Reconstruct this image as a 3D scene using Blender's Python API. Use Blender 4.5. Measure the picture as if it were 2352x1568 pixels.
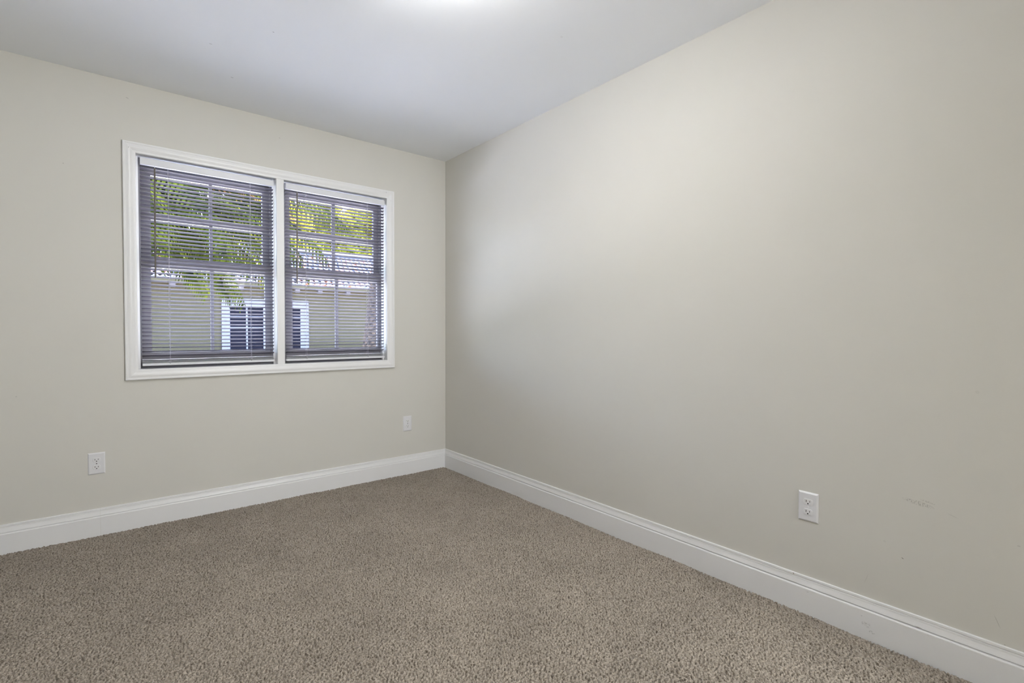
import bpy, bmesh, math, random
import numpy as np
from mathutils import Vector, Matrix

random.seed(7)
RNG = np.random.default_rng(11)
for o in list(bpy.data.objects):
    bpy.data.objects.remove(o)
SC = bpy.context.scene
COL = SC.collection
PI = math.pi

# ------------------------------------------------------------------ camera
F_PX, YAW, PITCH, ROLL = 1143.27, 0.68399, -0.02306, 0.00295
CAM = Vector((-2.11647, -3.44459, 1.09816))
fwd = Vector((math.sin(YAW) * math.cos(PITCH), math.cos(YAW) * math.cos(PITCH), math.sin(PITCH)))
rgt = Vector((math.cos(YAW), -math.sin(YAW), 0))
upv = rgt.cross(fwd)
r2 = rgt * math.cos(ROLL) + upv * math.sin(ROLL)
u2 = -rgt * math.sin(ROLL) + upv * math.cos(ROLL)
cam = bpy.data.cameras.new('camera')
camo = bpy.data.objects.new('camera', cam)
COL.objects.link(camo)
M = Matrix((r2, u2, -fwd)).transposed().to_4x4()
M.translation = CAM
camo.matrix_world = M
cam.sensor_width = 36.0
cam.sensor_fit = 'HORIZONTAL'
cam.lens = 36.0 * F_PX / 2352
cam.clip_start = 0.02
cam.clip_end = 200
SC.camera = camo

# ------------------------------------------------------------------ view, world, sun, lights
SC.view_settings.view_transform = 'Standard'
SC.view_settings.look = 'None'
SC.view_settings.gamma = 1
SC.view_settings.use_curve_mapping = False
SC.view_settings.exposure = 0.70
SC.cycles.max_bounces = 9
SC.cycles.diffuse_bounces = 6
SC.cycles.glossy_bounces = 2
SC.cycles.transparent_max_bounces = 12
SC.cycles.sample_clamp_indirect = 6
SC.cycles.caustics_reflective = False
SC.cycles.caustics_refractive = False
SC.cycles.use_denoising = True
SC.cycles.use_adaptive_sampling = True
SC.cycles.adaptive_threshold = 0.015

SKY_STRENGTH = 3.8
SUN_ENERGY = 50.0
LAMP_W = 64.0
HALL_FILL_W = 170.0

w = bpy.data.worlds.new('sky')
SC.world = w
w.use_nodes = True
nt = w.node_tree
bg = nt.nodes['Background']
sky = nt.nodes.new('ShaderNodeTexSky')
sky.sky_type = 'NISHITA'
sky.sun_disc = False
sky.sun_elevation = math.radians(52)
sky.sun_rotation = math.radians(35)
sky.air_density = 1.0
sky.dust_density = 2.5
sky.ozone_density = 2.0
nt.links.new(sky.outputs[0], bg.inputs[0])
bg.inputs[1].default_value = SKY_STRENGTH

sun = bpy.data.lights.new('sun', 'SUN')
sun.energy = SUN_ENERGY
sun.angle = math.radians(0.6)
sun.color = (1.0, 0.95, 0.86)
suno = bpy.data.objects.new('sun', sun)
COL.objects.link(suno)
sd = Vector((0.42, 0.62, 0.0)).normalized() * math.cos(math.radians(52)) + Vector((0, 0, math.sin(math.radians(52))))
suno.rotation_euler = sd.to_track_quat('Z', 'Y').to_euler()
suno.location = (6, 6, 12)

# daylight portal in the window opening (a sampling aid for the sky, it emits nothing)
pl = bpy.data.lights.new('window_portal', 'AREA')
pl.shape = 'RECTANGLE'
pl.size = 1.50
pl.size_y = 1.22
plo = bpy.data.objects.new('window_portal', pl)
COL.objects.link(plo)
plo.location = (-1.244, 0.20, 1.468)
plo.rotation_euler = (math.radians(-90), 0, 0)
pl.cycles.is_portal = True

# ------------------------------------------------------------------ materials
def mat(name, color, rough=0.5, spec=0.5, bump=0.0, bscale=200.0, metal=0.0, vary=0.0, vscale=3.0):
    m = bpy.data.materials.new(name)
    m.use_nodes = True
    t = m.node_tree
    b = t.nodes['Principled BSDF']
    b.inputs['Base Color'].default_value = (*color, 1)
    b.inputs['Roughness'].default_value = rough
    b.inputs['Specular IOR Level'].default_value = spec
    b.inputs['Metallic'].default_value = metal
    tc = t.nodes.new('ShaderNodeTexCoord')
    if vary > 0:
        n = t.nodes.new('ShaderNodeTexNoise')
        n.inputs['Scale'].default_value = vscale
        n.inputs['Detail'].default_value = 4
        t.links.new(tc.outputs['Object'], n.inputs['Vector'])
        r = t.nodes.new('ShaderNodeMapRange')
        r.inputs['To Min'].default_value = 1 - vary
        r.inputs['To Max'].default_value = 1 + vary
        t.links.new(n.outputs['Fac'], r.inputs['Value'])
        mx = t.nodes.new('ShaderNodeVectorMath')
        mx.operation = 'SCALE'
        mx.inputs[0].default_value = color
        t.links.new(r.outputs[0], mx.inputs['Scale'])
        t.links.new(mx.outputs[0], b.inputs['Base Color'])
    if bump > 0:
        n = t.nodes.new('ShaderNodeTexNoise')
        n.inputs['Scale'].default_value = bscale
        n.inputs['Detail'].default_value = 3
        t.links.new(tc.outputs['Object'], n.inputs['Vector'])
        bp = t.nodes.new('ShaderNodeBump')
        bp.inputs['Strength'].default_value = bump
        bp.inputs['Distance'].default_value = 0.001
        t.links.new(n.outputs['Fac'], bp.inputs['Height'])
        t.links.new(bp.outputs[0], b.inputs['Normal'])
    return m


def add_marks(m, marks):
    """worn marks of their own shape: (centre, long half-axis vector, short half-width, strength, streaky, colour)"""
    t = m.node_tree
    b = t.nodes['Principled BSDF']
    tc = t.nodes.new('ShaderNodeTexCoord')
    base = b.inputs['Base Color']
    if base.links:
        cur = base.links[0].from_socket
    else:
        rgb = t.nodes.new('ShaderNodeRGB')
        rgb.outputs[0].default_value = base.default_value
        cur = rgb.outputs[0]
    ns = t.nodes.new('ShaderNodeTexNoise')
    ns.inputs['Scale'].default_value = 260
    ns.inputs['Detail'].default_value = 3
    t.links.new(tc.outputs['Object'], ns.inputs['Vector'])
    for c, ax, wd, st, streak, col in marks:
        c, ax = Vector(c), Vector(ax)
        L = ax.length
        d = ax.normalized()
        sub = t.nodes.new('ShaderNodeVectorMath')
        sub.operation = 'SUBTRACT'
        t.links.new(tc.outputs['Object'], sub.inputs[0])
        sub.inputs[1].default_value = c
        dot = t.nodes.new('ShaderNodeVectorMath')
        dot.operation = 'DOT_PRODUCT'
        t.links.new(sub.outputs[0], dot.inputs[0])
        dot.inputs[1].default_value = d
        # distance^2 = |v|^2, along = dot
        dd = t.nodes.new('ShaderNodeVectorMath')
        dd.operation = 'DOT_PRODUCT'
        t.links.new(sub.outputs[0], dd.inputs[0])
        t.links.new(sub.outputs[0], dd.inputs[1])
        a2 = t.nodes.new('ShaderNodeMath'); a2.operation = 'MULTIPLY'
        t.links.new(dot.outputs['Value'], a2.inputs[0]); t.links.new(dot.outputs['Value'], a2.inputs[1])
        p2 = t.nodes.new('ShaderNodeMath'); p2.operation = 'SUBTRACT'
        t.links.new(dd.outputs['Value'], p2.inputs[0]); t.links.new(a2.outputs[0], p2.inputs[1])
        s1 = t.nodes.new('ShaderNodeMath'); s1.operation = 'DIVIDE'
        t.links.new(a2.outputs[0], s1.inputs[0]); s1.inputs[1].default_value = L * L
        s2 = t.nodes.new('ShaderNodeMath'); s2.operation = 'DIVIDE'
        t.links.new(p2.outputs[0], s2.inputs[0]); s2.inputs[1].default_value = wd * wd
        sm = t.nodes.new('ShaderNodeMath'); sm.operation = 'ADD'
        t.links.new(s1.outputs[0], sm.inputs[0]); t.links.new(s2.outputs[0], sm.inputs[1])
        mr = t.nodes.new('ShaderNodeMapRange')
        mr.inputs['From Min'].default_value = 0.5
        mr.inputs['From Max'].default_value = 1.3
        mr.inputs['To Min'].default_value = st
        mr.inputs['To Max'].default_value = 0
        t.links.new(sm.outputs[0], mr.inputs['Value'])
        fac = mr.outputs[0]
        if streak:
            nr = t.nodes.new('ShaderNodeMapRange')
            nr.inputs['From Min'].default_value = 0.48
            nr.inputs['From Max'].default_value = 0.62
            t.links.new(ns.outputs['Fac'], nr.inputs['Value'])
            ml = t.nodes.new('ShaderNodeMath'); ml.operation = 'MULTIPLY'
            t.links.new(fac, ml.inputs[0]); t.links.new(nr.outputs[0], ml.inputs[1])
            fac = ml.outputs[0]
        mx = t.nodes.new('ShaderNodeMix')
        mx.data_type = 'RGBA'
        t.links.new(fac, mx.inputs['Factor'])
        t.links.new(cur, mx.inputs['A'])
        mx.inputs['B'].default_value = (*col, 1)
        cur = mx.outputs['Result']
    t.links.new(cur, base)


WALL_C = (0.640, 0.6255, 0.580)
M_wall = mat('wall_paint', WALL_C, 0.62, 0.35, 0.12, 240, vary=0.008, vscale=5)
M_wallr = mat('wall_paint_right', WALL_C, 0.62, 0.35, 0.12, 240, vary=0.008, vscale=5)
grey = (0.20, 0.19, 0.17)
add_marks(M_wallr, [
    ((0, -3.020, 0.5185), (0, -0.040, -0.006), 0.0075, 0.55, True, grey),
    ((0, -3.045, 0.5290), (0, -0.020, -0.004), 0.0030, 0.40, True, grey),
    ((0, -3.108, 0.5010), (0, -0.014, -0.005), 0.0010, 0.22, False, grey),
    ((0, -2.9808, 0.3164), (0, -0.0030, -0.0020), 0.0011, 0.85, False, (0.07, 0.06, 0.05)),
    ((0, -2.9294, 0.3582), (0, 0.004, 0), 0.004, 0.10, False, grey),
    ((0, -3.2601, 0.4541), (0, 0.004, 0), 0.0016, 0.30, False, grey),
    ((0, -3.2180, 0.2050), (0, -0.0070, -0.0170), 0.0008, 0.40, False, grey),
    ((0, -3.2359, 0.1409), (0, -0.001, -0.002), 0.0010, 0.55, False, grey),
    ((0, -2.8770, 0.2050), (0, -0.0060, 0.0180), 0.0008, 0.20, False, grey),
    ((0, -3.1603, 0.9070), (0, 0.005, 0.003), 0.005, 0.08, False, grey),
    ((0, -0.90, 0.905), (0, 0.004, 0.001), 0.0018, 0.30, False, grey),
])
M_ceil = mat('ceiling_paint', (0.90, 0.92, 0.95), 0.75, 0.25, 0.10, 160)
cg = (0.35, 0.35, 0.36)
add_marks(M_ceil, [
    ((-1.7183, -0.705, 2.44), (0.007, 0.002, 0), 0.004, 0.35, False, cg),
    ((-1.5793, -0.4161, 2.44), (0.007, 0.002, 0), 0.004, 0.45, False, cg),
    ((-1.514, -0.9931, 2.44), (0.004, 0.002, 0), 0.003, 0.55, False, cg),
    ((-0.4832, -1.7945, 2.44), (0.007, 0.002, 0), 0.006, 0.12, False, cg),
    ((-0.0441, -1.6347, 2.44), (0.002, 0.001, 0), 0.002, 0.35, False, cg),
])
add_marks(M_wall, [
    ((-2.0125, 0, 2.3528), (0.007, 0, -0.002), 0.003, 0.30, False, grey),
    ((-1.2387, 0, 2.3256), (0.004, 0, 0), 0.004, 0.25, False, grey),
    ((-2.2766, 0, 1.9445), (0.003, 0, 0), 0.003, 0.30, False, grey),
    ((-2.4649, 0, 0.7619), (0.003, 0, 0), 0.003, 0.25, False, grey),
])
M_trim = mat('white_trim_paint', (0.80, 0.80, 0.80), 0.35, 0.5, 0.04, 90)
M_base = mat('white_baseboard_paint', (0.80, 0.80, 0.805), 0.35, 0.5, 0.04, 90)
M_baser = mat('white_baseboard_paint_scuffed', (0.80, 0.80, 0.805), 0.35, 0.5, 0.04, 90)
add_marks(M_baser, [
    ((-0.0135, -2.8750, 0.0700), (0, -0.010, -0.001), 0.0016, 0.5, True, grey),
    ((-0.0135, -2.8830, 0.0450), (0, -0.014, -0.002), 0.0100, 0.45, True, grey),
    ((-0.0135, -2.9000, 0.0250), (0, -0.010, -0.002), 0.0050, 0.45, True, grey),
    ((-0.0100, -3.0300, 0.1010), (0, -0.0130, 0.0000), 0.0030, 0.9, False, (0.16, 0.11, 0.08)),
    ((-0.0130, -3.0560, 0.0905), (0, -0.0040, 0.0000), 0.0012, 0.7, False, (0.16, 0.11, 0.08)),
    ((-0.0140, -2.690, 0.0830), (0, -0.004, 0.000), 0.0010, 0.5, False, grey),
    ((-0.0050, -2.6352, 0.1330), (0, -0.0015, 0.001), 0.0030, 0.9, False, (0.10, 0.07, 0.05)),
])
M_vinyl = mat('window_vinyl', (0.16, 0.157, 0.172), 0.5, 0.15)
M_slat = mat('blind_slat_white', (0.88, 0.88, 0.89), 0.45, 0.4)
M_slat_shade = mat('blind_slat_shaded_underside', (0.082, 0.077, 0.098), 0.6, 0.08)  # white slats; the shade of their backlit undersides is painted in
M_rail = mat('blind_rail_white', (0.72, 0.73, 0.76), 0.4, 0.5)
M_cord = mat('blind_cord', (0.42, 0.41, 0.45), 0.8, 0.2)
M_wand = mat('smoked_plastic', (0.13, 0.115, 0.10), 0.25, 0.5)
M_plate = mat('outlet_plastic', (0.74, 0.74, 0.76), 0.28, 0.5)
M_recep = mat('receptacle_plastic', (0.76, 0.76, 0.77), 0.28, 0.5)
M_slot = mat('slot_dark', (0.008, 0.008, 0.008), 0.8, 0.1)
M_slot2 = mat('slot_shadowed_metal', (0.07, 0.06, 0.055), 0.6, 0.3)
M_screw = mat('screw_paint', (0.55, 0.55, 0.55), 0.4, 0.5)
M_nail = mat('nail_head_dark', (0.02, 0.02, 0.02), 0.7, 0.2)
M_door = mat('door_paint', (0.78, 0.78, 0.77), 0.4, 0.5)
M_brass = mat('satin_nickel', (0.5, 0.48, 0.44), 0.3, 0.5, metal=1.0)
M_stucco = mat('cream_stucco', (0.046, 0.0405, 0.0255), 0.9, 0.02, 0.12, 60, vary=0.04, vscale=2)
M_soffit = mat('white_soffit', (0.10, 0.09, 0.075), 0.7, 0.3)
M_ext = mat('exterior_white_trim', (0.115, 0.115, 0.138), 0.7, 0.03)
M_dkpane = mat('dark_window_pane', (0.006, 0.006, 0.010), 0.6, 0.01, vary=0.3, vscale=6)
M_bark = mat('palm_bark', (0.045, 0.038, 0.033), 0.95, 0.0, 1.0, 30, vary=0.4, vscale=14)
M_branch = mat('branch_bark', (0.10, 0.075, 0.055), 0.95, 0.1, 0.5, 30)
M_ground = mat('pale_bounce_paving', (0.80, 0.79, 0.77), 0.95, 0.1, vary=0.3, vscale=2)
M_lawn = mat('lawn', (0.035, 0.045, 0.018), 0.95, 0.02, vary=0.3, vscale=2)
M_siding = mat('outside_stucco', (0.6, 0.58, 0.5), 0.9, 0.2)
M_shingle = mat('sun_blocking_eave', (0.25, 0.24, 0.23), 0.9, 0.2)


def leaf_mat(name, c1, c2, tr=0.5):
    m = bpy.data.materials.new(name)
    m.use_nodes = True
    t = m.node_tree
    t.nodes.clear()
    out = t.nodes.new('ShaderNodeOutputMaterial')
    mx = t.nodes.new('ShaderNodeMixShader')
    df = t.nodes.new('ShaderNodeBsdfDiffuse')
    tl = t.nodes.new('ShaderNodeBsdfTranslucent')
    oi = t.nodes.new('ShaderNodeTexNoise')
    oi.inputs['Scale'].default_value = 5.0
    tc = t.nodes.new('ShaderNodeTexCoord')
    t.links.new(tc.outputs['Object'], oi.inputs['Vector'])
    cr = t.nodes.new('ShaderNodeValToRGB')
    cr.color_ramp.elements[0].position = 0.35
    cr.color_ramp.elements[1].position = 0.65
    cr.color_ramp.elements[0].color = (*c1, 1)
    cr.color_ramp.elements[1].color = (*c2, 1)
    t.links.new(oi.outputs['Fac'], cr.inputs[0])
    t.links.new(cr.outputs[0], df.inputs[0])
    t.links.new(cr.outputs[0], tl.inputs[0])
    mx.inputs[0].default_value = tr
    t.links.new(df.outputs[0], mx.inputs[1])
    t.links.new(tl.outputs[0], mx.inputs[2])
    t.links.new(mx.outputs[0], out.inputs[0])
    return m


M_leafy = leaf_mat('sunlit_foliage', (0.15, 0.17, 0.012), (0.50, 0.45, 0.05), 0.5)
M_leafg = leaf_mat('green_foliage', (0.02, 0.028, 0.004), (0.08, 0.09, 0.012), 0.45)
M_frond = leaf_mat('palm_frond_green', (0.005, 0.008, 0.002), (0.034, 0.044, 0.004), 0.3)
M_dead = leaf_mat('dead_frond_orange', (0.25, 0.11, 0.04), (0.30, 0.16, 0.065), 0.3)

# window glass: clear pane, mostly transparent with a faint reflection
M_glass = bpy.data.materials.new('window_glass')
M_glass.use_nodes = True
t = M_glass.node_tree
t.nodes.clear()
out = t.nodes.new('ShaderNodeOutputMaterial')
mx = t.nodes.new('ShaderNodeMixShader')
tr = t.nodes.new('ShaderNodeBsdfTransparent')
tr.inputs[0].default_value = (0.87, 0.86, 0.90, 1)
gl = t.nodes.new('ShaderNodeBsdfGlossy')
gl.inputs['Roughness'].default_value = 0.02
fr = t.nodes.new('ShaderNodeFresnel')
fr.inputs['IOR'].default_value = 1.12
t.links.new(fr.outputs[0], mx.inputs[0])
t.links.new(tr.outputs[0], mx.inputs[1])
t.links.new(gl.outputs[0], mx.inputs[2])
t.links.new(mx.outputs[0], out.inputs[0])


def tile_mat():
    m = mat('pale_roof_tile', (0.7, 0.66, 0.66), 0.8, 0.2)
    t = m.node_tree
    b = t.nodes['Principled BSDF']
    tc = t.nodes.new('ShaderNodeTexCoord')
    n = t.nodes.new('ShaderNodeTexNoise')
    n.inputs['Scale'].default_value = 6.5
    n.inputs['Detail'].default_value = 2
    t.links.new(tc.outputs['Object'], n.inputs['Vector'])
    cr = t.nodes.new('ShaderNodeValToRGB')
    e = cr.color_ramp.elements
    e[0].position = 0.36
    e[0].color = (0.17, 0.065, 0.035, 1)
    e[1].position = 0.50
    e[1].color = (0.17, 0.16, 0.17, 1)
    x = e.new(0.66)
    x.color = (0.07, 0.07, 0.09, 1)
    t.links.new(n.outputs['Fac'], cr.inputs[0])
    t.links.new(cr.outputs[0], b.inputs['Base Color'])
    return m


M_tile = tile_mat()
M_tile.node_tree.nodes['Principled BSDF'].inputs['Specular IOR Level'].default_value = 0.02


def carpet_mat():
    m = mat('taupe_carpet', (0.36, 0.31, 0.25), 0.95, 0.05)
    t = m.node_tree
    b = t.nodes['Principled BSDF']
    b.inputs['Sheen Weight'].default_value = 0.15
    tc = t.nodes.new('ShaderNodeTexCoord')
    # painted flecks stand in for shaded tuft gaps, over fibre noise and nap tone
    at = t.nodes.new('ShaderNodeAttribute')
    at.attribute_name = 'gap_shade'
    n = t.nodes.new('ShaderNodeTexNoise')
    n.inputs['Scale'].default_value = 300
    n.inputs['Detail'].default_value = 2
    n.inputs['Distortion'].default_value = 0.6
    t.links.new(tc.outputs['Object'], n.inputs['Vector'])
    n2 = t.nodes.new('ShaderNodeTexNoise')
    n2.inputs['Scale'].default_value = 3.2
    n2.inputs['Detail'].default_value = 5
    n2.inputs['Roughness'].default_value = 0.6
    t.links.new(tc.outputs['Object'], n2.inputs['Vector'])

    def rng(src, a, c, lo, hi):
        q = t.nodes.new('ShaderNodeMapRange')
        q.inputs['From Min'].default_value = a
        q.inputs['From Max'].default_value = c
        q.inputs['To Min'].default_value = lo
        q.inputs['To Max'].default_value = hi
        t.links.new(src, q.inputs['Value'])
        return q.outputs[0]

    def mul(p, q):
        k = t.nodes.new('ShaderNodeMath')
        k.operation = 'MULTIPLY'
        t.links.new(p, k.inputs[0])
        t.links.new(q, k.inputs[1])
        return k.outputs[0]
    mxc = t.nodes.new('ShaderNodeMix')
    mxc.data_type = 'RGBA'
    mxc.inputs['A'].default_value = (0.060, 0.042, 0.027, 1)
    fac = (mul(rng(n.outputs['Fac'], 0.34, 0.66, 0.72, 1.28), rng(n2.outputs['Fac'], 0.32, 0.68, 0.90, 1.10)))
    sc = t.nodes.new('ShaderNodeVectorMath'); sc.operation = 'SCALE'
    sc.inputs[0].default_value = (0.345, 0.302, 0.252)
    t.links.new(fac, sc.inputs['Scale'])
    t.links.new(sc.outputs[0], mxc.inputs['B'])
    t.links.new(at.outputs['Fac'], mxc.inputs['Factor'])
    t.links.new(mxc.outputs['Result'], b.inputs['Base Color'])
    bp = t.nodes.new('ShaderNodeBump')
    bp.inputs['Strength'].default_value = 0.5
    bp.inputs['Distance'].default_value = 0.002
    n3 = t.nodes.new('ShaderNodeTexNoise')
    n3.inputs['Scale'].default_value = 520
    n3.inputs['Detail'].default_value = 1
    t.links.new(tc.outputs['Object'], n3.inputs['Vector'])
    t.links.new(n3.outputs['Fac'], bp.inputs['Height'])
    t.links.new(bp.outputs[0], b.inputs['Normal'])
    return m


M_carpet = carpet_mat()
M_carpet_plain = mat('taupe_carpet_plain', (0.33, 0.29, 0.24), 0.95, 0.05, 1.0, 90)

# ------------------------------------------------------------------ mesh helpers
class MB:
    """collects verts and faces, builds ONE mesh object"""
    def __init__(s):
        s.v, s.f, s.mi = [], [], []

    def add(s, verts, faces, mi=0):
        n = len(s.v)
        s.v += [tuple(p) for p in verts]
        s.f += [tuple(n + i for i in f) for f in faces]
        s.mi += [mi] * len(faces)

    def box(s, a, b, mi=0):
        x0, y0, z0 = a
        x1, y1, z1 = b
        s.add([(x0, y0, z0), (x1, y0, z0), (x1, y1, z0), (x0, y1, z0), (x0, y0, z1), (x1, y0, z1), (x1, y1, z1), (x0, y1, z1)],
              [(0, 3, 2, 1), (4, 5, 6, 7), (0, 1, 5, 4), (1, 2, 6, 5), (2, 3, 7, 6), (3, 0, 4, 7)], mi)

    def grid(s, rows, closed_u=False, closed_v=False, mi=0, caps=False):
        """rows: list of equal-length rings of points"""
        n, m = len(rows), len(rows[0])
        V = [p for r in rows for p in r]
        Fc = []
        for i in range(n if closed_v else n - 1):
            for j in range(m if closed_u else m - 1):
                a, b = i * m + j, i * m + (j + 1) % m
                c, d = ((i + 1) % n) * m + (j + 1) % m, ((i + 1) % n) * m + j
                Fc.append((a, b, c, d))
        if caps:
            Fc.append(tuple(range(m))[::-1])
            Fc.append(tuple((n - 1) * m + j for j in range(m)))
        s.add(V, Fc, mi)

    def tube(s, pts, radii, seg=10, mi=0, caps=True):
        pts = [Vector(p) for p in pts]
        rows = []
        for i, p in enumerate(pts):
            d = (pts[min(i + 1, len(pts) - 1)] - pts[max(i - 1, 0)]).normalized()
            a = d.orthogonal().normalized() if i == 0 else (a - d * a.dot(d)).normalized()
            b = d.cross(a)
            r = radii[i] if hasattr(radii, '__len__') else radii
            rows.append([p + (a * math.cos(2 * PI * k / seg) + b * math.sin(2 * PI * k / seg)) * r for k in range(seg)])
        s.grid(rows, closed_u=True, mi=mi, caps=caps)

    def build(s, name, mats, parent=None, smooth=False, bevel=0.0):
        me = bpy.data.meshes.new(name)
        me.from_pydata([tuple(v) for v in s.v], [], s.f)
        mats = mats if isinstance(mats, (list, tuple)) else [mats]
        for m in mats:
            me.materials.append(m)
        if len(mats) > 1:
            me.polygons.foreach_set('material_index', s.mi)
        bm = bmesh.new()
        bm.from_mesh(me)
        bmesh.ops.recalc_face_normals(bm, faces=bm.faces)
        if bevel > 0:
            bmesh.ops.bevel(bm, geom=list(bm.edges), offset=bevel, segments=2, profile=0.6, affect='EDGES')
        bm.to_mesh(me)
        bm.free()
        if smooth:
            me.polygons.foreach_set('use_smooth', [True] * len(me.polygons))
        me.update()
        o = bpy.data.objects.new(name, me)
        COL.objects.link(o)
        if parent is not None:
            o.parent = parent
        return o


def tag(o, label=None, cat=None, group=None, kind=None):
    if label: o['label'] = label
    if cat: o['category'] = cat
    if group: o['group'] = group
    if kind: o['kind'] = kind
    return o


def empty(name, loc=(0, 0, 0), rotz=0):
    o = bpy.data.objects.new(name, None)
    COL.objects.link(o)
    o.location = loc
    o.rotation_euler = (0, 0, rotz)
    o.empty_display_size = 0.1
    return o


def fast_mesh(name, verts, quads, m, parent=None, smooth=False):
    """numpy arrays to a mesh of quads"""
    me = bpy.data.meshes.new(name)
    me.vertices.add(len(verts))
    me.vertices.foreach_set('co', np.ascontiguousarray(verts, np.float32).ravel())
    nq = len(quads)
    me.loops.add(nq * 4)
    me.loops.foreach_set('vertex_index', np.ascontiguousarray(quads, np.int32).ravel())
    me.polygons.add(nq)
    me.polygons.foreach_set('loop_start', np.arange(0, nq * 4, 4, dtype=np.int32))
    me.polygons.foreach_set('loop_total', np.full(nq, 4, np.int32))
    if smooth:
        me.polygons.foreach_set('use_smooth', np.ones(nq, bool))
    me.update(calc_edges=True)
    me.validate()
    me.materials.append(m)
    o = bpy.data.objects.new(name, me)
    COL.objects.link(o)
    if parent is not None:
        o.parent = parent
    return o


# ------------------------------------------------------------------ room shell
H = 2.44
XL, YB = -2.86, -4.35          # left wall and back wall inner faces
WO = (-2.000, -0.487, 0.856, 2.081)   # rough opening x0 x1 z0 z1 in the window wall
WT = 0.16

b = MB()
x0, x1, z0, z1 = WO
b.box((XL - 0.12, 0, -0.12), (x0, WT, H + 0.1))
b.box((x1, 0, -0.12), (0.12, WT, H + 0.1))
b.box((x0, 0, -0.12), (x1, WT, z0))
b.box((x0, 0, z1), (x1, WT, H + 0.1))
tag(b.build('wall_back', M_wall), kind='structure')
b = MB()
b.box((0, YB - 0.12, -0.12), (0.12, 0, H + 0.1))
tag(b.build('wall_right', M_wallr), kind='structure')
b = MB()
b.box((XL - 0.12, YB - 0.12, -0.12), (XL, 0, H + 0.1))
tag(b.build('wall_left', M_wall), kind='structure')
# wall behind the camera, its doorway added to let fill light in
DX0, DX1, DZ = -1.12, -0.31, 2.05
b = MB()
b.box((XL, YB - 0.12, -0.12), (DX0, YB, H + 0.1))
b.box((DX1, YB - 0.12, -0.12), (0, YB, H + 0.1))
b.box((DX0, YB - 0.12, DZ), (DX1, YB, H + 0.1))
tag(b.build('wall_front', M_wall), kind='structure')
b = MB()
b.box((XL - 0.12, YB - 2.2, H), (0.12, WT, H + 0.1))
tag(b.build('ceiling', M_ceil), kind='structure')
# unseen hall beyond the added doorway, built around the fill pendant
b = MB()
b.box((XL - 0.12, YB - 2.3, -0.12), (0.12, YB - 2.2, H + 0.1))
b.box((XL - 0.12, YB - 2.2, -0.12), (XL, YB - 0.12, H + 0.1))
b.box((0.0, YB - 2.2, -0.12), (0.12, YB - 0.12, H + 0.1))
tag(b.build('wall_hall', M_wall), kind='structure')
b = MB()
b.box((XL, YB - 2.2, -0.12), (0, YB, -0.012))
tag(b.build('floor_hall', M_carpet_plain), kind='structure')
b = MB()
b.box((XL - 0.12, YB - 2.3, -0.30), (0.12, WT, -0.12))
tag(b.build('foundation_slab', M_siding), kind='structure')


def casing(profile, rect, name, m, parent=None):
    """mitred frame: profile = [(inset from outer edge, stand-off from wall)]"""
    ax0, ax1, az0, az1 = rect
    rows = []
    for wv, d in profile:
        rows.append([(ax0 + wv, -d, az0 + wv), (ax1 - wv, -d, az0 + wv), (ax1 - wv, -d, az1 - wv), (ax0 + wv, -d, az1 - wv)])
    mb = MB()
    mb.grid(rows, closed_u=True)
    return mb.build(name, m, parent)


# casing of the added doorway behind the camera (three sides, plain boards) and an open door leaf
b = MB()
b.box((DX0 - 0.06, YB, 0), (DX0, YB + 0.016, DZ + 0.06))
b.box((DX1, YB, 0), (DX1 + 0.06, YB + 0.016, DZ + 0.06))
b.box((DX0, YB, DZ), (DX1, YB + 0.016, DZ + 0.06))
b.box((DX0, YB - 0.12, 0), (DX0 + 0.015, YB, DZ))
b.box((DX1 - 0.015, YB - 0.12, 0), (DX1, YB, DZ))
tag(b.build('trim_2', M_trim, bevel=0.002), kind='structure')

# ------------------------------------------------------------------ baseboards
BP = [(0.0, 0.1386), (0.0035, 0.1386), (0.0058, 0.1370), (0.0064, 0.1302), (0.0034, 0.1290), (0.0034, 0.1272), (0.0066, 0.1262),
      (0.0068, 0.1200), (0.0085, 0.1120), (0.0105, 0.1040), (0.0110, 0.1024), (0.0060, 0.1010), (0.0056, 0.0976),
      (0.0120, 0.0960), (0.0138, 0.0935), (0.0142, 0.0900), (0.0140, 0.0880), (0.0140, -0.020), (0.0, -0.020)]


def sweep_base(mb, p0, p1, inward, m0=0.0, m1=0.0):
    """p0,p1 on the wall line, inward = unit vector into the room, m0/m1 = mitre slope at the ends (1 inside corner, 0 square)"""
    p0, p1, n = Vector(p0), Vector(p1), Vector(inward)
    t_ = (p1 - p0).normalized()
    r0 = [p0 + n * d + t_ * d * m0 + Vector((0, 0, z)) for d, z in BP]
    r1 = [p1 + n * d - t_ * d * m1 + Vector((0, 0, z)) for d, z in BP]
    mb.grid([r0, r1], caps=True)


mb = MB()
sweep_base(mb, (XL, 0, 0), (-2.1526, 0, 0), (0, -1, 0), 1, 0)
sweep_base(mb, (-2.1519, 0, 0), (0, 0, 0), (0, -1, 0), 0, 1)
tag(mb.build('baseboard_back', M_base), kind='structure')
mb = MB()
sweep_base(mb, (0, 0, 0), (0, YB, 0), (-1, 0, 0), 1, 1)
tag(mb.build('baseboard_right', M_baser), kind='structure')
mb = MB()
sweep_base(mb, (XL, YB, 0), (XL, 0, 0), (1, 0, 0), 1, 1)
tag(mb.build('baseboard_left', M_base), kind='structure')
mb = MB()
sweep_base(mb, (0, YB, 0), (DX1 + 0.06, YB, 0), (0, 1, 0), 1, 0)
sweep_base(mb, (DX0 - 0.06, YB, 0), (XL, YB, 0), (0, 1, 0), 0, 1)
tag(mb.build('baseboard_front', M_base), kind='structure')

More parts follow.
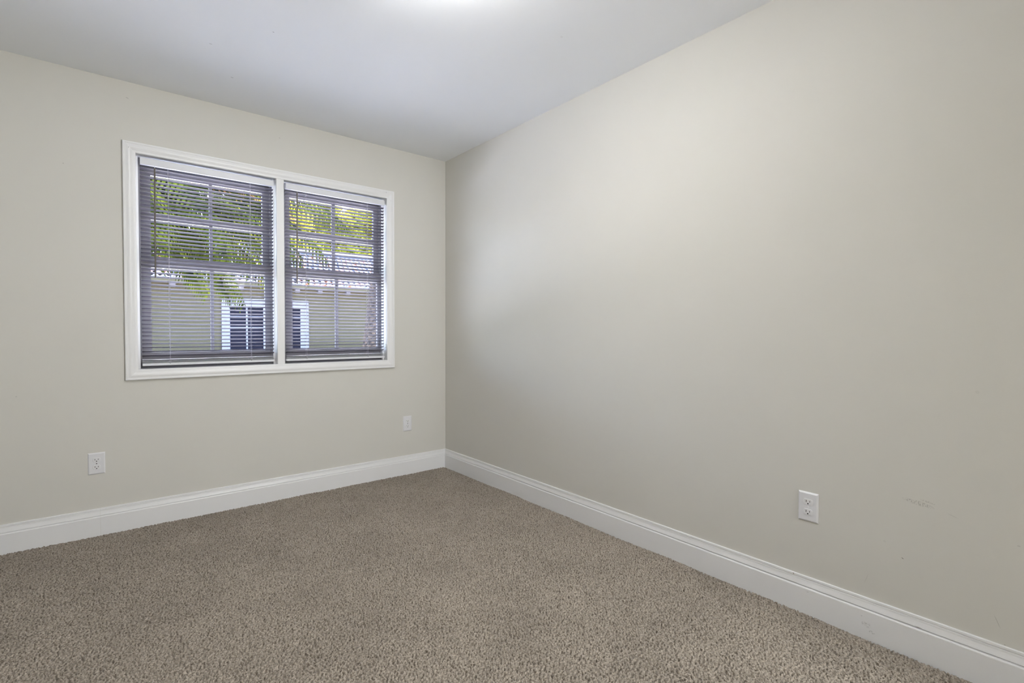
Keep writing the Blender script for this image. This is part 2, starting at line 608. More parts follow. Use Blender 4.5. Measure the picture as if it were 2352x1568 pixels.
# ------------------------------------------------------------------ carpet
def carpet():
    # periodic height tile: short crinkled tufts with dark gaps between them
    N = 1024
    cell = 0.0026
    fx = np.fft.fftfreq(N)[:, None]
    fy = np.fft.fftfreq(N)[None, :]
    fr_ = np.sqrt(fx ** 2 + fy ** 2) + 1e-9

    def band(wl, wd):
        g = RNG.standard_normal((N, N))
        f0 = 1 / wl
        k = np.exp(-((fr_ - f0) ** 2) / (2 * (wd * f0) ** 2))
        r = np.real(np.fft.ifft2(np.fft.fft2(g) * k))
        return r / r.std()
    a = band(5.0, 0.30)
    c = band(10.0, 0.45)
    f = band(2.6, 0.2)
    hgt = np.clip(a + 0.35 * c, -2.0, 0.25) + 0.18 * f
    tile = hgt * 0.0062
    tile -= tile.max()
    xs = np.arange(XL - 0.0, -0.0105, cell)
    ys = np.arange(-3.62, -0.0105, cell)
    nx, ny = len(xs), len(ys)
    X, Y = np.meshgrid(xs, ys, indexing='ij')
    Z = tile[np.arange(nx)[:, None] % N, np.arange(ny)[None, :] % N].copy()
    big = band(160, 0.5) * 0.0008
    Z += big[np.arange(nx)[:, None] % N, np.arange(ny)[None, :] % N]
    # tucked edge along the right baseboard, deeper in places
    e = np.clip(1 - (-0.012 - X) / 0.009, 0, 1)
    dip = 0.5 + 0.5 * np.sin(Y * 3.1 + 0.6) * np.cos(Y * 7.3)
    Z -= e * 0.010 * np.clip(dip * 1.6 - 0.35, 0, 1)
    X = X + RNG.uniform(-0.0007, 0.0007, X.shape)
    Y = Y + RNG.uniform(-0.0007, 0.0007, X.shape)
    X = np.minimum(X, -0.0142)
    Y = np.minimum(Y, -0.0142)
    V = np.stack([X, Y, Z], -1).reshape(-1, 3)
    i = np.arange(nx - 1)[:, None] * ny + np.arange(ny - 1)[None, :]
    i = i.ravel()
    Q = np.stack([i, i + ny, i + ny + 1, i + 1], -1)
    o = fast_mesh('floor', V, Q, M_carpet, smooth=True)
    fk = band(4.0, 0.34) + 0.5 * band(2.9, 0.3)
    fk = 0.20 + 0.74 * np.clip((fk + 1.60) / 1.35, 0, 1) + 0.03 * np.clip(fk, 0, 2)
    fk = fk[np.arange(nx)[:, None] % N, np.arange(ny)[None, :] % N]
    at = o.data.attributes.new('gap_shade', 'FLOAT', 'POINT')
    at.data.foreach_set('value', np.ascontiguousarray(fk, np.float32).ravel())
    tag(o, kind='structure')


carpet()
b = MB()
b.box((XL, YB, -0.06), (0, 0, -0.035))
tag(b.build('floor_underlay', M_slot), kind='structure')
b = MB()
b.box((XL, YB, -0.013), (-0.012, -3.61, -0.002))
tag(b.build('floor_rear', M_carpet_plain), kind='structure')

# ------------------------------------------------------------------ window casing, mullion, jambs
CP = [(0.0, 0.0), (0.0, 0.0150), (0.0012, 0.0172), (0.0030, 0.0180), (0.0090, 0.0180), (0.0108, 0.0172), (0.0112, 0.0160), (0.0120, 0.0160),
      (0.0150, 0.0163), (0.0220, 0.0178), (0.0270, 0.0180), (0.0330, 0.0170), (0.0390, 0.0146), (0.0430, 0.0134), (0.0445, 0.0122),
      (0.0455, 0.0120), (0.0500, 0.0118), (0.0550, 0.0112), (0.0572, 0.0095), (0.0580, 0.0075), (0.0580, -0.002)]
CR = (-2.0380, -0.4495, 0.8160, 2.1190)
cas = casing(CP, CR, 'trim_1', M_trim)
tag(cas, kind='structure')
mb = MB()
mb.box((-1.2618, -0.0095, 0.8735), (-1.2172, 0.0008, 2.0615))
mul = mb.build('mullion_board', M_trim, cas, bevel=0.0015)
for (px_, pz_) in ((-2.0105, 2.0835), (-0.5140, 2.1030), (-0.4800, 2.0465)):
    mb = MB()
    mb.tube([(px_, -0.0165, pz_), (px_, -0.0184, pz_)], 0.0014 if px_ < -0.5 else 0.0009, 10)
    mb.build('nail_hole', M_nail, cas)


def window(name, bx0, bx1, gx):
    """gx: glass edges upper (x0, m0, m1, x1), lower (x0, m0, m1, x1)"""
    (ux0, um0, um1, ux1), (lx0, lm0, lm1, lx1) = gx
    root = empty(name, ((bx0 + bx1) / 2, 0.10, 0.874))
    tag(root, kind='structure')
    off = Vector(root.location)

    def fin(mb, nm, m, bevel=0.0):
        mb.v = [tuple(Vector(v) - off) for v in mb.v]
        return mb.build(nm, m, root, bevel=bevel)
    Z0, Z1 = 0.874, 2.061
    # jamb liners, painted wood, with a stop at the room side
    mb = MB()
    e = 0.0004
    mb.box((bx0 - 0.02 + e, 0.001, Z0 - 0.018), (bx0, WT, Z1 + 0.018))
    mb.box((bx1, 0.001, Z0 - 0.018), (bx1 + 0.02 - e, WT, Z1 + 0.018))
    mb.box((bx0, 0.001, Z0 - 0.018), (bx1, WT, Z0))
    mb.box((bx0, 0.001, Z1), (bx1, WT, Z1 + 0.018))
    mb.box((bx0, 0.044, Z0), (bx0 + 0.012, 0.066, Z1))
    mb.box((bx1 - 0.010, 0.044, Z0), (bx1, 0.066, Z1))
    fin(mb, 'jamb', M_trim)
    # vinyl master frame
    mb = MB()
    mb.box((bx0, 0.066, Z0), (bx0 + 0.022, 0.135, Z1))
    mb.box((bx1 - 0.022, 0.066, Z0), (bx1, 0.135, Z1))
    mb.box((bx0 + 0.022, 0.066, Z0), (bx1 - 0.022, 0.135, Z0 + 0.028))
    mb.box((bx0 + 0.022, 0.066, Z1 - 0.028), (bx1 - 0.022, 0.135, Z1))
    fin(mb, 'window_frame', M_vinyl, 0.002)
    # upper sash
    yA, yB = 0.092, 0.116
    a0, a1 = bx0 + 0.022, bx1 - 0.022
    mb = MB()
    mb.box((a0, yA, 1.500), (ux0, yB, Z1 - 0.028))
    mb.box((ux1, yA, 1.500), (a1, yB, Z1 - 0.028))
    mb.box((ux0, yA, 1.978), (ux1, yB, Z1 - 0.028))
    mb.box((ux0, yA, 1.462), (ux1, yB, 1.503))
    mb.box((ux0, yA + 0.002, 1.726), (ux1, yB - 0.004, 1.760))
    mb.box((um0, yA + 0.004, 1.503), (um1, yB - 0.006, 1.726))
    mb.box((um0, yA + 0.004, 1.760), (um1, yB - 0.006, 1.978))
    fin(mb, 'upper_sash', M_vinyl)
    # lower sash, in the inner track
    yC, yD = 0.072, 0.0905
    mb = MB()
    mb.box((a0, yC, 0.902), (lx0, yD, 1.503))
    mb.box((lx1, yC, 0.902), (a1, yD, 1.503))
    mb.box((lx0, yC, 1.450), (lx1, yD, 1.503))
    mb.box((lx0, yC, 0.902), (lx1, yD, 0.9635))
    mb.box((lx0, yC - 0.004, 1.470), (lx1, yC, 1.478))
    mb.box((lm0, yC + 0.003, 0.9635), (lm1, yD - 0.003, 1.450))
    fin(mb, 'lower_sash', M_vinyl)
    for nm, (gx0, gx1, gz0, gz1, gy) in (('upper_glass_pane', (ux0 - .004, ux1 + .004, 1.499, 1.981, 0.1062)), ('lower_glass_pane', (lx0 - .004, lx1 + .004, 0.960, 1.453, 0.0825))):
        mb = MB()
        mb.add([(gx0, gy, gz0), (gx1, gy, gz0), (gx1, gy, gz1), (gx0, gy, gz1)], [(0, 1, 2, 3)])
        fin(mb, nm, M_glass)
    return root


window('window_1', -1.980, -1.2625, ((-1.9105, -1.6200, -1.6030, -1.3238), (-1.9135, -1.6205, -1.6030, -1.3155)))
window('window_2', -1.2165, -0.5075, ((-1.1565, -0.8733, -0.8504, -0.5672), (-1.1470, -0.8593, -0.8380, -0.5480)))


# ------------------------------------------------------------------ blinds
def blind(bx0, bx1, cords, wand_x, wz1, label, sag):
    cx = (bx0 + bx1) / 2
    yc = 0.028
    root = empty('window_blind', (cx, yc, 0.888))
    tag(root, label, 'blind', 'white slatted blinds in the two windows')
    off = Vector(root.location)

    def fin(mb, nm, m, bevel=0.0, smooth=False):
        mb.v = [tuple(Vector(v) - off) for v in mb.v]
        return mb.build(nm, m, root, smooth, bevel)
    mb = MB()
    mb.box((bx0 + 0.001, 0.010, 2.0155), (bx1 - 0.001, 0.0425, 2.0480))
    mb.box((bx0 + 0.001, 0.0065, 2.0125), (bx1 - 0.001, 0.0105, 2.0480))
    mb.box((bx0 + 0.001, 0.0060, 2.0110), (bx1 - 0.001, 0.0125, 2.0140))
    fin(mb, 'head_rail', M_rail, 0.0010)
    # slats: crowned strips, room edge higher than the window edge
    mb = MB()
    pitch = 0.0222
    tilt = math.radians(18)
    z = 1.992
    k = 0
    wslat = 0.025
    Vs = []
    while z > 0.944:
        dz = 0.0006 * math.sin(k * 1.7 + sag)
        rows = []
        for x in np.linspace(bx0, bx1, 7):
            u = (x - bx0) / (bx1 - bx0)
            zz = z + dz - 0.0008 * math.sin(PI * u)
            ring = []
            for sgn, th in ((1, 0.00022), (-1, -0.00022)):
                rng_ = np.linspace(-1, 1, 6)
                for s_ in (rng_ if sgn > 0 else rng_[::-1]):
                    y = s_ * wslat / 2
                    crown = 0.0019 * (1 - s_ * s_)
                    ring.append((x, yc + y * math.cos(tilt) + crown * math.sin(tilt), zz - y * math.sin(tilt) + crown * math.cos(tilt) + th))
            rows.append(ring)
        mb.grid(rows, closed_u=True, caps=True)
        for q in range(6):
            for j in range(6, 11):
                mb.mi[-(6 * 12 + 2) + q * 12 + j] = 1  # lower faces take the painted shade colour
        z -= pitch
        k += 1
    fin(mb, 'slats', [M_slat, M_slat_shade], 0, False)
    mb = MB()
    for zz in (0.9085, 0.9155, 0.9235):
        rows = []
        for x in (bx0, bx1):
            ring = []
            for sgn, th in ((1, 0.0003), (-1, -0.0003)):
                rng_ = np.linspace(-1, 1, 6)
                for s_ in (rng_ if sgn > 0 else rng_[::-1]):
                    ring.append((x, yc + s_ * wslat / 2, zz + 0.0019 * (1 - s_ * s_) + th))
            rows.append(ring)
        mb.grid(rows, closed_u=True, caps=True)
    fin(mb, 'gathered_slats', M_rail, 0, False)
    mb = MB()
    mb.box((bx0, yc - 0.0125, 0.8900), (bx1, yc + 0.0125, 0.9045))
    fin(mb, 'bottom_rail', M_rail, 0.0025)
    for c in cords:
        mb = MB()
        for yy in (yc - 0.0132, yc + 0.0132):
            mb.tube([(c, yy, 0.9045), (c, yy, 2.013)], 0.0005, 5)
        mb.tube([(c + 0.004, yc, 0.9045), (c + 0.004, yc, 2.016)], 0.0006, 5)
        zz = 1.992
        while zz > 0.944:      # rungs of the ladder
            mb.tube([(c, yc - 0.0132, zz + 0.0015), (c, yc + 0.0132, zz - 0.0055)], 0.0004, 4)
            zz -= pitch
        fin(mb, 'ladder_cord', M_cord)
        mb = MB()              # small bow of the gathered tape on the bottom rail
        for sx in (-1, 1):
            mb.tube([(c, yc - 0.0145, 0.9115), (c + sx * 0.007, yc - 0.0155, 0.9155), (c + sx * 0.0125, yc - 0.0150, 0.9165)], [0.0020, 0.0013, 0.0006], 6)
        mb.tube([(c, yc - 0.0143, 0.9115), (c, yc - 0.0150, 0.9000)], [0.0018, 0.0022], 8)
        fin(mb, 'cord_button', M_cord)
    mb = MB()
    mb.tube([(wand_x, 0.0050, 2.0100), (wand_x, -0.0010, 2.0045), (wand_x, -0.0010, 1.9990)], 0.0012, 6)
    hook = fin(mb, 'wand_hook', M_rail)
    mb = MB()
    mb.tube([(wand_x, -0.0010, 1.9985), (wand_x - 0.001, 0.0040, 1.70), (wand_x - 0.002, 0.0060, wz1)], [0.0041, 0.0041, 0.0041], 6)
    fin(mb, 'tilt_wand', M_wand)
    return root


blind(-1.9610, -1.2735, (-1.8325, -1.4085), -1.8950, 1.386, 'white mini blind, leftmost of two, wand hanging at its left end', 0.3)
blind(-1.2010, -0.5150, (-1.0721, -0.6428), -1.1330, 1.399, 'white mini blind in the window nearer the room corner', 1.9)


# ------------------------------------------------------------------ outlets
def rounded(pts_fn, n=32):
    return [pts_fn(2 * PI * k / n) for k in range(n)]


def outlet(loc, rotz, label, scr_dark=True):
    """local frame: +x right, -y out of the wall, z up; origin at the plate's back centre"""
    root = empty('electrical_outlet', loc, rotz)
    tag(root, label, 'outlet', 'white duplex outlets on the two walls')
    mb = MB()
    W2, H2 = 0.0357, 0.0573
    rows = []
    for d, ins in ((0.0, 0.0), (0.0012, 0.0), (0.0030, 0.0014), (0.0052, 0.0048), (0.0056, 0.0062)):
        rows.append([(-W2 + ins, -d, -H2 + ins), (W2 - ins, -d, -H2 + ins), (W2 - ins, -d, H2 - ins), (-W2 + ins, -d, H2 - ins)])
    mb.grid(rows, closed_u=True, caps=True)
    mb.build('cover_plate', M_plate, root)
    for sz in (1, -1):
        zc = sz * 0.0195
        mb = MB()

        def ovl(a, r=1.0):
            x = 0.0172 * math.cos(a)
            z = max(-0.0118, min(0.0118, 0.0172 * math.sin(a)))
            return x * r, z * r
        ring0 = rounded(ovl, 40)
        ring1 = [(x * 0.955, z * 0.955) for x, z in ring0]
        mb.grid([[(x, -0.0050, zc + z) for x, z in ring0], [(x, -0.0066, zc + z) for x, z in ring0], [(x, -0.0074, zc + z) for x, z in ring1]], closed_u=True, caps=True)
        rec = mb.build('receptacle', M_recep, root)
        for nm, (sx, sz2, hw, hh, mm) in (('neutral_slot', (-0.0064, 0.0028, 0.0011, 0.0042, M_slot2)), ('hot_slot', (0.0064, 0.0028, 0.0010, 0.0034, M_slot2))):
            m2 = MB()
            m2.box((sx - hw, -0.00765, zc + sz2 - hh), (sx + hw, -0.0070, zc + sz2 + hh))
            m2.build(nm, mm, rec)
        m2 = MB()
        pr = [(0.0026 * math.cos(a), (0.0026 if math.sin(a) < 0 else 0.0020) * math.sin(a)) for a in np.linspace(0, 2 * PI, 17)[:-1]]
        m2.grid([[(x, -0.0070, zc - 0.0062 + z) for x, z in pr], [(x, -0.0077, zc - 0.0062 + z) for x, z in pr]], closed_u=True, caps=True)
        m2.build('ground_hole', M_slot, rec)
        m2 = MB()   # shallow finger relief below the slots
        m2.box((-0.0125, -0.00755, zc - 0.0024), (-0.0045, -0.0070, zc - 0.0018))
        m2.box((0.0045, -0.00755, zc - 0.0024), (0.0115, -0.0070, zc - 0.0018))
        m2.build('relief_ridge', M_recep, rec)
    mb = MB()
    mb.tube([(0, -0.0050, 0), (0, -0.0068, 0)], 0.0027, 12)
    mb.build('cover_screw', M_slot2 if scr_dark else M_plate, root)
    return root


outlet((-2.1645, 0, 0.3808), 0, 'white duplex outlet on the window wall below the window\'s left end')
outlet((-0.3392, 0, 0.3815), 0, 'small looking white outlet on the window wall nearest the room corner')
outlet((0, -2.6835, 0.4128), math.radians(-90), 'large looking white outlet on the long right wall', False)

# ------------------------------------------------------------------ ceiling lamp just behind the top edge of the view
LX, LY = -1.262, -2.01
root = empty('ceiling_light', (LX, LY, H))
tag(root, 'flush round frosted glass ceiling light in the middle of the ceiling', 'ceiling light')
mb = MB()
ring = lambda r, z: [(r * math.cos(2 * PI * k / 40), r * math.sin(2 * PI * k / 40), z) for k in range(40)]
mb.grid([ring(0.145, 0), ring(0.150, -0.004), ring(0.150, -0.022), ring(0.140, -0.026), ring(0.05, -0.026)], closed_u=True, caps=True)
mb.build('canopy', M_brass, root, smooth=False)
M_lamp = bpy.data.materials.new('frosted_lit_glass')
M_lamp.use_nodes = True
lb = M_lamp.node_tree.nodes['Principled BSDF']
lb.inputs['Base Color'].default_value = (0.9, 0.88, 0.82, 1)
lb.inputs['Emission Color'].default_value = (1.0, 0.99, 0.97, 1)
lb.inputs['Emission Strength'].default_value = LAMP_W
mb = MB()
rows = []
for i in range(9):
    a = i / 8 * PI / 2
    rows.append(ring(0.138 * math.cos(a) + 0.002, -0.026 - 0.085 * math.sin(a)))
mb.grid(rows, closed_u=True, caps=True)
mb.build('glass_bowl', M_lamp, root, smooth=True)

# pendant added as unseen fill light, shining in through the doorway behind the camera
root = empty('added_fill_pendant', (-0.50, YB - 1.1, H))
tag(root, 'added fill lamp, a round white glass pendant beyond the doorway', 'fill lamp')
mb = MB()
mb.grid([ring(0.06, 0), ring(0.06, -0.02), ring(0.02, -0.03)], closed_u=True, caps=True)
mb.build('canopy', M_brass, root)
mb = MB()
mb.tube([(0, 0, -0.03), (0, 0, -0.40)], 0.006, 8)
mb.build('hanging_rod', M_brass, root)
M_lamp2 = M_lamp.copy()
M_lamp2.name = 'frosted_lit_glass_fill'
M_lamp2.node_tree.nodes['Principled BSDF'].inputs['Emission Strength'].default_value = HALL_FILL_W
M_lamp2.node_tree.nodes['Principled BSDF'].inputs['Emission Color'].default_value = (0.96, 0.985, 1.0, 1)
mb = MB()
rows = [ring(0.15 * math.sin(PI * (0.06 + 0.94 * i / 12)) + 0.001, -0.55 + 0.15 * math.cos(PI * (0.06 + 0.94 * i / 12))) for i in range(13)]
mb.grid(rows, closed_u=True, caps=True)
mb.build('glass_globe', M_lamp2, root, smooth=True)

# ------------------------------------------------------------------ unseen eave added above the window, made deep to keep sun off the blinds
b = MB()
b.add([(-6, WT, 2.56), (4, WT, 2.56), (4, 1.30, 2.47), (-6, 1.30, 2.47), (-6, WT - 0.3, 2.80), (4, WT - 0.3, 2.80), (4, 1.30, 2.57), (-6, 1.30, 2.57)],
      [(0, 1, 2, 3), (4, 7, 6, 5), (0, 4, 5, 1), (1, 5, 6, 2), (2, 6, 7, 3), (3, 7, 4, 0)])
tag(b.build('trim_3', M_shingle), kind='structure')

# ------------------------------------------------------------------ outside
b = MB()
b.box((-40, WT, -0.5), (50, 60, -0.36))
tag(b.build('ground', M_lawn), kind='structure')
b = MB()
b.box((-12, WT, -0.36), (14, 6.2, -0.35))  # unseen pale paving added to bounce sunlight up to the ceiling
tag(b.build('bounce_paving', M_ground), kind='structure')

HY = 9.56
house = empty('neighbouring_house', (2.0, HY, -0.35))
tag(house, 'cream stucco house with pale tiled roof seen across the yard through the blinds', 'house')
hoff = Vector(house.location)


def hfin(mb, nm, m, parent=house, bevel=0.0, smooth=False):
    off = hoff
    mb.v = [tuple(Vector(v) - off) for v in mb.v]
    return mb.build(nm, m, parent, smooth, bevel)


mb = MB()
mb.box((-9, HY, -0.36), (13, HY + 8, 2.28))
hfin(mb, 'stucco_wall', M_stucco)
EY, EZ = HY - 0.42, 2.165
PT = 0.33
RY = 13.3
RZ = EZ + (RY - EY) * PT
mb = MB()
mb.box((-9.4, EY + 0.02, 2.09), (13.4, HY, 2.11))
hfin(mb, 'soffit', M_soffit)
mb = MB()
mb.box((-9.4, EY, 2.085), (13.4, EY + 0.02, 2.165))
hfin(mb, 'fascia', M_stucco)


def roof():
    per, rowl = 0.15, 0.26
    ncol = int(22.8 / per)
    nrow = int(math.hypot(RY - EY, RZ - EZ) / rowl)
    seg = 6
    sl = Vector((0, RY - EY, RZ - EZ)).normalized()
    nr = Vector((0, -sl.z, sl.y))
    Vv, Q = [], []
    for r in range(nrow):
        base = len(Vv)
        npt = ncol * seg + 1
        for e_, lift in ((0.0, 0.030), (1.0, 0.0)):
            for j in range(npt):
                x = -9.4 + j * per / seg
                ph = 2 * PI * j / seg + (PI if r % 2 else 0)
                hh = 0.022 * math.cos(ph) + lift + random.uniform(-0.004, 0.004)
                p = Vector((x, EY, EZ)) + sl * ((r + e_) * rowl) + nr * hh
                Vv.append(p - hoff)
        for j in range(npt - 1):
            Q.append((base + j, base + j + 1, base + npt + j + 1, base + npt + j))
        # front lip
        b2 = len(Vv)
        for j in range(npt):
            v = Vv[base + j]
            Vv.append(Vector(v) - nr * 0.03)
        for j in range(npt - 1):
            Q.append((b2 + j, b2 + j + 1, base + j + 1, base + j))
    fast_mesh('tiled_roof', np.array([tuple(v) for v in Vv]), np.array(Q), M_tile, house)


roof()
mb = MB()
mb.add([(-9.4, RY, RZ), (13.4, RY, RZ), (13.4, HY + 8.4, 2.17), (-9.4, HY + 8.4, 2.17), (-9.4, EY + 0.05, EZ - 0.01), (13.4, EY + 0.05, EZ - 0.01)],
       [(0, 1, 2, 3), (4, 5, 2, 3), (0, 3, 4), (1, 5, 2)])
hfin(mb, 'rear_roof', M_tile)
mb = MB()
mb.tube([(-9.4, RY, RZ + 0.02), (13.4, RY, RZ + 0.02)], 0.11, 10)
hfin(mb, 'ridge_cap', M_ext)
# small white blocks under the eave
for bxx in (-2.30, -1.65, -1.00, -0.34, 0.318, 0.95, 1.566, 2.118, 2.842, 3.55, 4.2):
    mb = MB()
    mb.box((bxx - 0.055, HY - 0.10, 2.005), (bxx + 0.055, HY - 0.002, 2.089))
    hfin(mb, 'eave_block', M_ext)
# double window with white boards
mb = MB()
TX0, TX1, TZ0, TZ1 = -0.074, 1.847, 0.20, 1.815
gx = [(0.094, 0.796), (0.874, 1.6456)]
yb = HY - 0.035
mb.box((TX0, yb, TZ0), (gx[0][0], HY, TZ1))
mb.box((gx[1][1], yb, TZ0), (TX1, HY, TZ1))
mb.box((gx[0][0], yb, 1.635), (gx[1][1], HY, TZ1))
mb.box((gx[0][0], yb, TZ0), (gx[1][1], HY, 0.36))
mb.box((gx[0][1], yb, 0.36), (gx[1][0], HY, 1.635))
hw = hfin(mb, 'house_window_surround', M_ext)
for (a, c) in gx:
    mb = MB()
    mb.box((a, HY - 0.012, 0.36), (c, HY - 0.004, 1.635))
    hfin(mb, 'pane', M_dkpane, house)
    mb = MB()
    mid = (a + c) / 2
    mb.box((mid - 0.018, HY - 0.022, 0.36), (mid + 0.018, HY - 0.0125, 1.635))
    mb.box((a, HY - 0.0245, 1.115), (c, HY - 0.0225, 1.148))
    mb.box((a, HY - 0.0245, 1.392), (c, HY - 0.0225, 1.405))
    hfin(mb, 'muntin', M_ext, house)


# ------------------------------------------------------------------ plants
def leaf_cloud(name, blobs, n, size, m, parent, off):
    tot = sum(bb[3] ** 3 for bb in blobs)
    P = []
    for cx, cy, cz, r in blobs:
        k = max(50, int(n * r ** 3 / tot))
        d = RNG.standard_normal((k, 3))
        d /= np.linalg.norm(d, axis=1)[:, None]
        rr = r * RNG.uniform(0.35, 1, k) ** 0.6
        P.append(d * rr[:, None] * [1, 1, 0.85] + [cx, cy, cz])
    P = np.concatenate(P)
    k = len(P)
    a = RNG.standard_normal((k, 3)); a /= np.linalg.norm(a, axis=1)[:, None]
    c = RNG.standard_normal((k, 3)); c -= a * (a * c).sum(1)[:, None]; c /= np.linalg.norm(c, axis=1)[:, None]
    s = size * RNG.uniform(0.6, 1.3, k)[:, None]
    V = np.stack([P - a * s, P + c * s * 0.42, P + a * s, P - c * s * 0.42], 1).reshape(-1, 3) - np.array(off)
    Q = np.arange(k * 4).reshape(-1, 4)
    return fast_mesh(name, V, Q, m, parent)


def tree(x, y, blobs, n, size, m, label, h):
    root = empty('leafy_tree', (x, y, -0.35))
    tag(root, label, 'tree', 'trees beyond the neighbouring house')
    mb = MB()
    mb.tube([(0, 0, 0), (0.1, 0, h * 0.4), (-0.1, 0.1, h * 0.8)], [0.22, 0.16, 0.07], 9)
    for bb in blobs:
        mb.tube([(0.05, 0, h * 0.45), (bb[0] - x, bb[1] - y, bb[2] + 0.35)], [0.08, 0.02], 6)
    mb.build('trunk', M_branch, root)
    leaf_cloud('foliage', blobs, n, size, m, root, (x, y, -0.35))


tree(3.0, 20.5, [(2.3, 20.5, 5.3, 1.5), (4.0, 20.2, 4.6, 1.3), (3.2, 20.8, 7.0, 1.4), (2.3, 20.4, 4.0, 1.0), (1.3, 20.5, 4.6, 0.9), (4.4, 20.5, 6.0, 1.0)], 17000, 0.14, M_leafy, 'yellow-green sunlit tree behind the tiled roof, seen through the left window\'s right panes', 6)
tree(7.4, 23.5, [(6.2, 23.5, 6.6, 1.3), (7.9, 23.5, 6.4, 1.3), (9.3, 23.5, 7.2, 1.2), (7.0, 23.9, 8.0, 1.1), (6.0, 23.2, 4.9, 1.2), (8.0, 23.2, 4.7, 1.2), (9.6, 23.3, 5.2, 1.2), (4.9, 23.5, 4.6, 0.8)], 26000, 0.13, M_leafy, 'wide yellow-green sunlit tree behind the tiled roof, filling the right window\'s upper panes', 6)
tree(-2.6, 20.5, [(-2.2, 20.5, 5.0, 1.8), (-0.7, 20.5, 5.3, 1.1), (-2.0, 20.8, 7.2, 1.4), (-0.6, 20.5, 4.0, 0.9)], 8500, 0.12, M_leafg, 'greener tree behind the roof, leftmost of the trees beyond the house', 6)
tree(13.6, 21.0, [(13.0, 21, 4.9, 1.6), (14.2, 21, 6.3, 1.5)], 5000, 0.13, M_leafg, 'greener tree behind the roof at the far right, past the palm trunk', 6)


def frond(azim, el0, L, droop, m, base, width=0.30, nl=34):
    """one palm frond: list of quads; arching stem with two ranks of narrow leaflets"""
    V, Q = [], []
    h = Vector((math.cos(azim), math.sin(azim), 0))
    side = Vector((-math.sin(azim), math.cos(azim), 0))
    n = 26
    p = Vector(base)
    el = el0
    pts, dirs = [p.copy()], []
    for i in range(n):
        d = h * math.cos(el) + Vector((0, 0, math.sin(el)))
        dirs.append(d)
        p = p + d * (L / n)
        pts.append(p.copy())
        el -= droop / n * (0.5 + i / n)
    dirs.append(dirs[-1])

    def quad(a, b_, c, d_):
        k = len(V)
        V.extend([a, b_, c, d_])
        Q.append((k, k + 1, k + 2, k + 3))
    for i in range(n):
        w0 = 0.016 * (1 - i / n) + 0.003
        for s2 in (side, dirs[i].cross(side)):
            quad(pts[i] - s2 * w0, pts[i] + s2 * w0, pts[i + 1] + s2 * w0 * 0.95, pts[i + 1] - s2 * w0 * 0.95)
    for k in range(nl):
        u = 0.16 + 0.84 * k / (nl - 1)
        f = u * n
        i = min(int(f), n - 1)
        bp_ = pts[i].lerp(pts[i + 1], f - i)
        d = dirs[i]
        up = d.cross(side) * -1
        ll = width * (math.sin(PI * (0.12 + 0.80 * u)) ** 0.7) * random.uniform(0.85, 1.1) * 1.6
        for sg in (-1, 1):
            ld = (side * sg * 0.80 + d * 0.55 + up * 0.18 + Vector((0, 0, -0.12))).normalized()
            q = bp_.copy()
            wv = d.cross(ld).cross(ld).normalized() * 0.017
            cur = ld
            for s_ in range(3):
                q2 = q + cur * ll / 3
                w0, w1 = (1, 0.95, 0.6, 0.1)[s_], (1, 0.95, 0.6, 0.1)[s_ + 1]
                quad(q - wv * w0, q + wv * w0, q2 + wv * w1, q2 - wv * w1)
                q = q2
                cur = (cur + Vector((0, 0, -0.34))).normalized()
    return V, Q


def palm(base, crown, rad, label, specs, dead=(), skirt=True):
    base, crown = Vector(base), Vector(crown)
    root = empty('palm_tree', base)
    tag(root, label, 'palm tree', 'palm trees in the yard')
    # trunk with criss-cross boots
    rows = []
    L = (crown - base).length
    n, sg = int(L / 0.022), 48
    for i in range(n + 1):
        u = i / n
        c = (crown - base) * u + Vector((0.06 * math.sin(u * 3), 0, 0))
        r = rad * (1.12 - 0.2 * u)
        ring_ = []
        for k in range(sg):
            a = 2 * PI * k / sg
            zz = u * L
            v = abs(math.sin((a * 5 + zz * 22) / 1)) * abs(math.sin((a * 5 - zz * 22) / 1))
            rr = r * (0.86 + 0.24 * v ** 0.6) + random.uniform(-0.006, 0.006)
            ring_.append((c.x + rr * math.cos(a), c.y + rr * math.sin(a), c.z))
        rows.append(ring_)
    mb = MB()
    mb.grid(rows, closed_u=True, caps=True)
    mb.build('trunk', M_bark, root)
    top = crown - base
    for az, el, Lf, dr, wd in specs:
        V, Q = frond(math.radians(az), math.radians(el), Lf, dr, None, top, wd)
        fast_mesh('frond', np.array([tuple(v) for v in V]), np.array(Q), M_frond, root)
    for az, el, Lf, dr, wd in dead:
        V, Q = frond(math.radians(az), math.radians(el), Lf, dr, None, top, wd)
        fast_mesh('dead_frond', np.array([tuple(v) for v in V]), np.array(Q), M_dead, root)
    return root


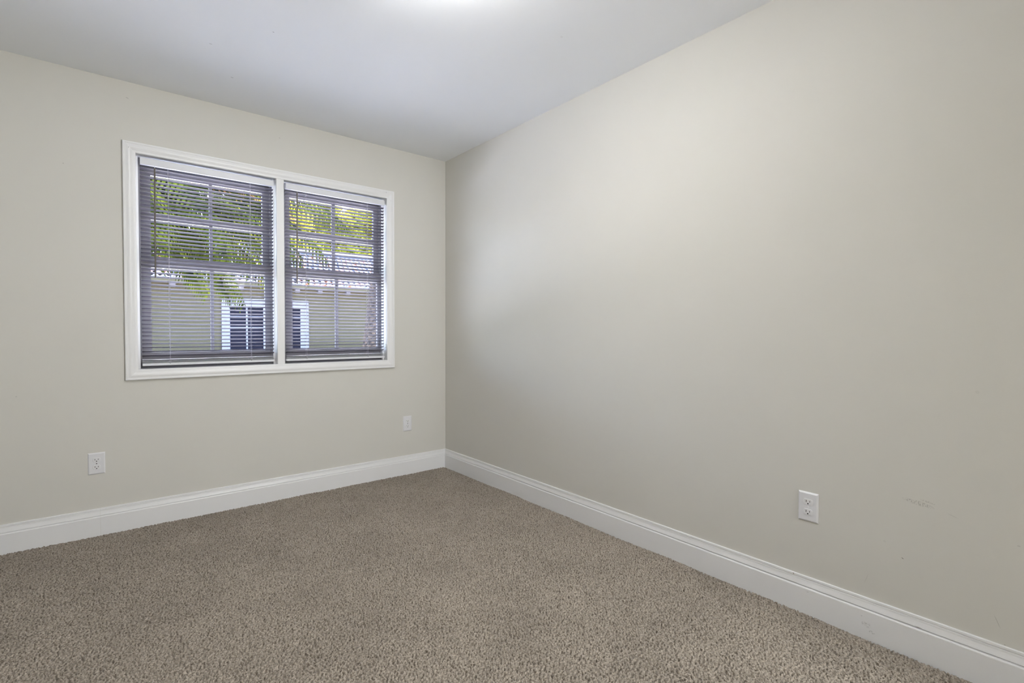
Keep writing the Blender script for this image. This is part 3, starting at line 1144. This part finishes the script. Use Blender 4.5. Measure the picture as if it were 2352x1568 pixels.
# palm whose crown hangs in front of the left window (its trunk stands left of the view)
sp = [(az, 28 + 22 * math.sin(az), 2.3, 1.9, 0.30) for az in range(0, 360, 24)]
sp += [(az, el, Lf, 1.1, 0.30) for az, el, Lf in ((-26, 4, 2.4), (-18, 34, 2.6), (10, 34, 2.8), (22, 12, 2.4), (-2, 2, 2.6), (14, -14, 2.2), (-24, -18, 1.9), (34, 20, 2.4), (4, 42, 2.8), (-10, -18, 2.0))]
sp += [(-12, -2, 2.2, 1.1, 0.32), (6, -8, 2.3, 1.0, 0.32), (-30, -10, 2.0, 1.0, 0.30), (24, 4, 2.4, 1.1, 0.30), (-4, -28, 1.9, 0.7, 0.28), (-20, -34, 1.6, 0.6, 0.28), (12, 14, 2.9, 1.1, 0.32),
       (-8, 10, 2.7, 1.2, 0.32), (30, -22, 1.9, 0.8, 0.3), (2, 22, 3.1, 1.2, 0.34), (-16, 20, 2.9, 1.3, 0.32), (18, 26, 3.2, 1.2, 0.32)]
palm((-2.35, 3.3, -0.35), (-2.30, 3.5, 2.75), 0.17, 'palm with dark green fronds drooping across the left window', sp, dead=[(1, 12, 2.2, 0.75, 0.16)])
# palm whose trunk shows at the right edge of the right window
sp = [(az, 30 + 20 * math.cos(az), 2.2, 1.8, 0.3) for az in range(0, 360, 24)]
palm((1.05, 4.12, -0.35), (1.62, 4.12, 5.0), 0.17, 'palm with rough grey trunk at the right window\'s right edge', sp)

# low shrub at the foot of that palm
root = empty('garden_shrub', (0.62, 3.0, -0.35))
tag(root, 'small leafy shrub at the foot of the rough palm trunk', 'shrub')
mb = MB()
for k in range(7):
    a = k * 0.9
    mb.tube([(0, 0, 0), (0.10 * math.cos(a), 0.10 * math.sin(a), 0.6), (0.22 * math.cos(a), 0.22 * math.sin(a), 1.02)], [0.012, 0.008, 0.003], 5)
mb.build('stem', M_branch, root)
leaf_cloud('foliage', [(0.62, 3.0, 0.62, 0.27), (0.5, 3.0, 0.35, 0.2), (0.75, 2.95, 0.35, 0.2)], 900, 0.045, M_leafg, root, (0.62, 3.0, -0.35))
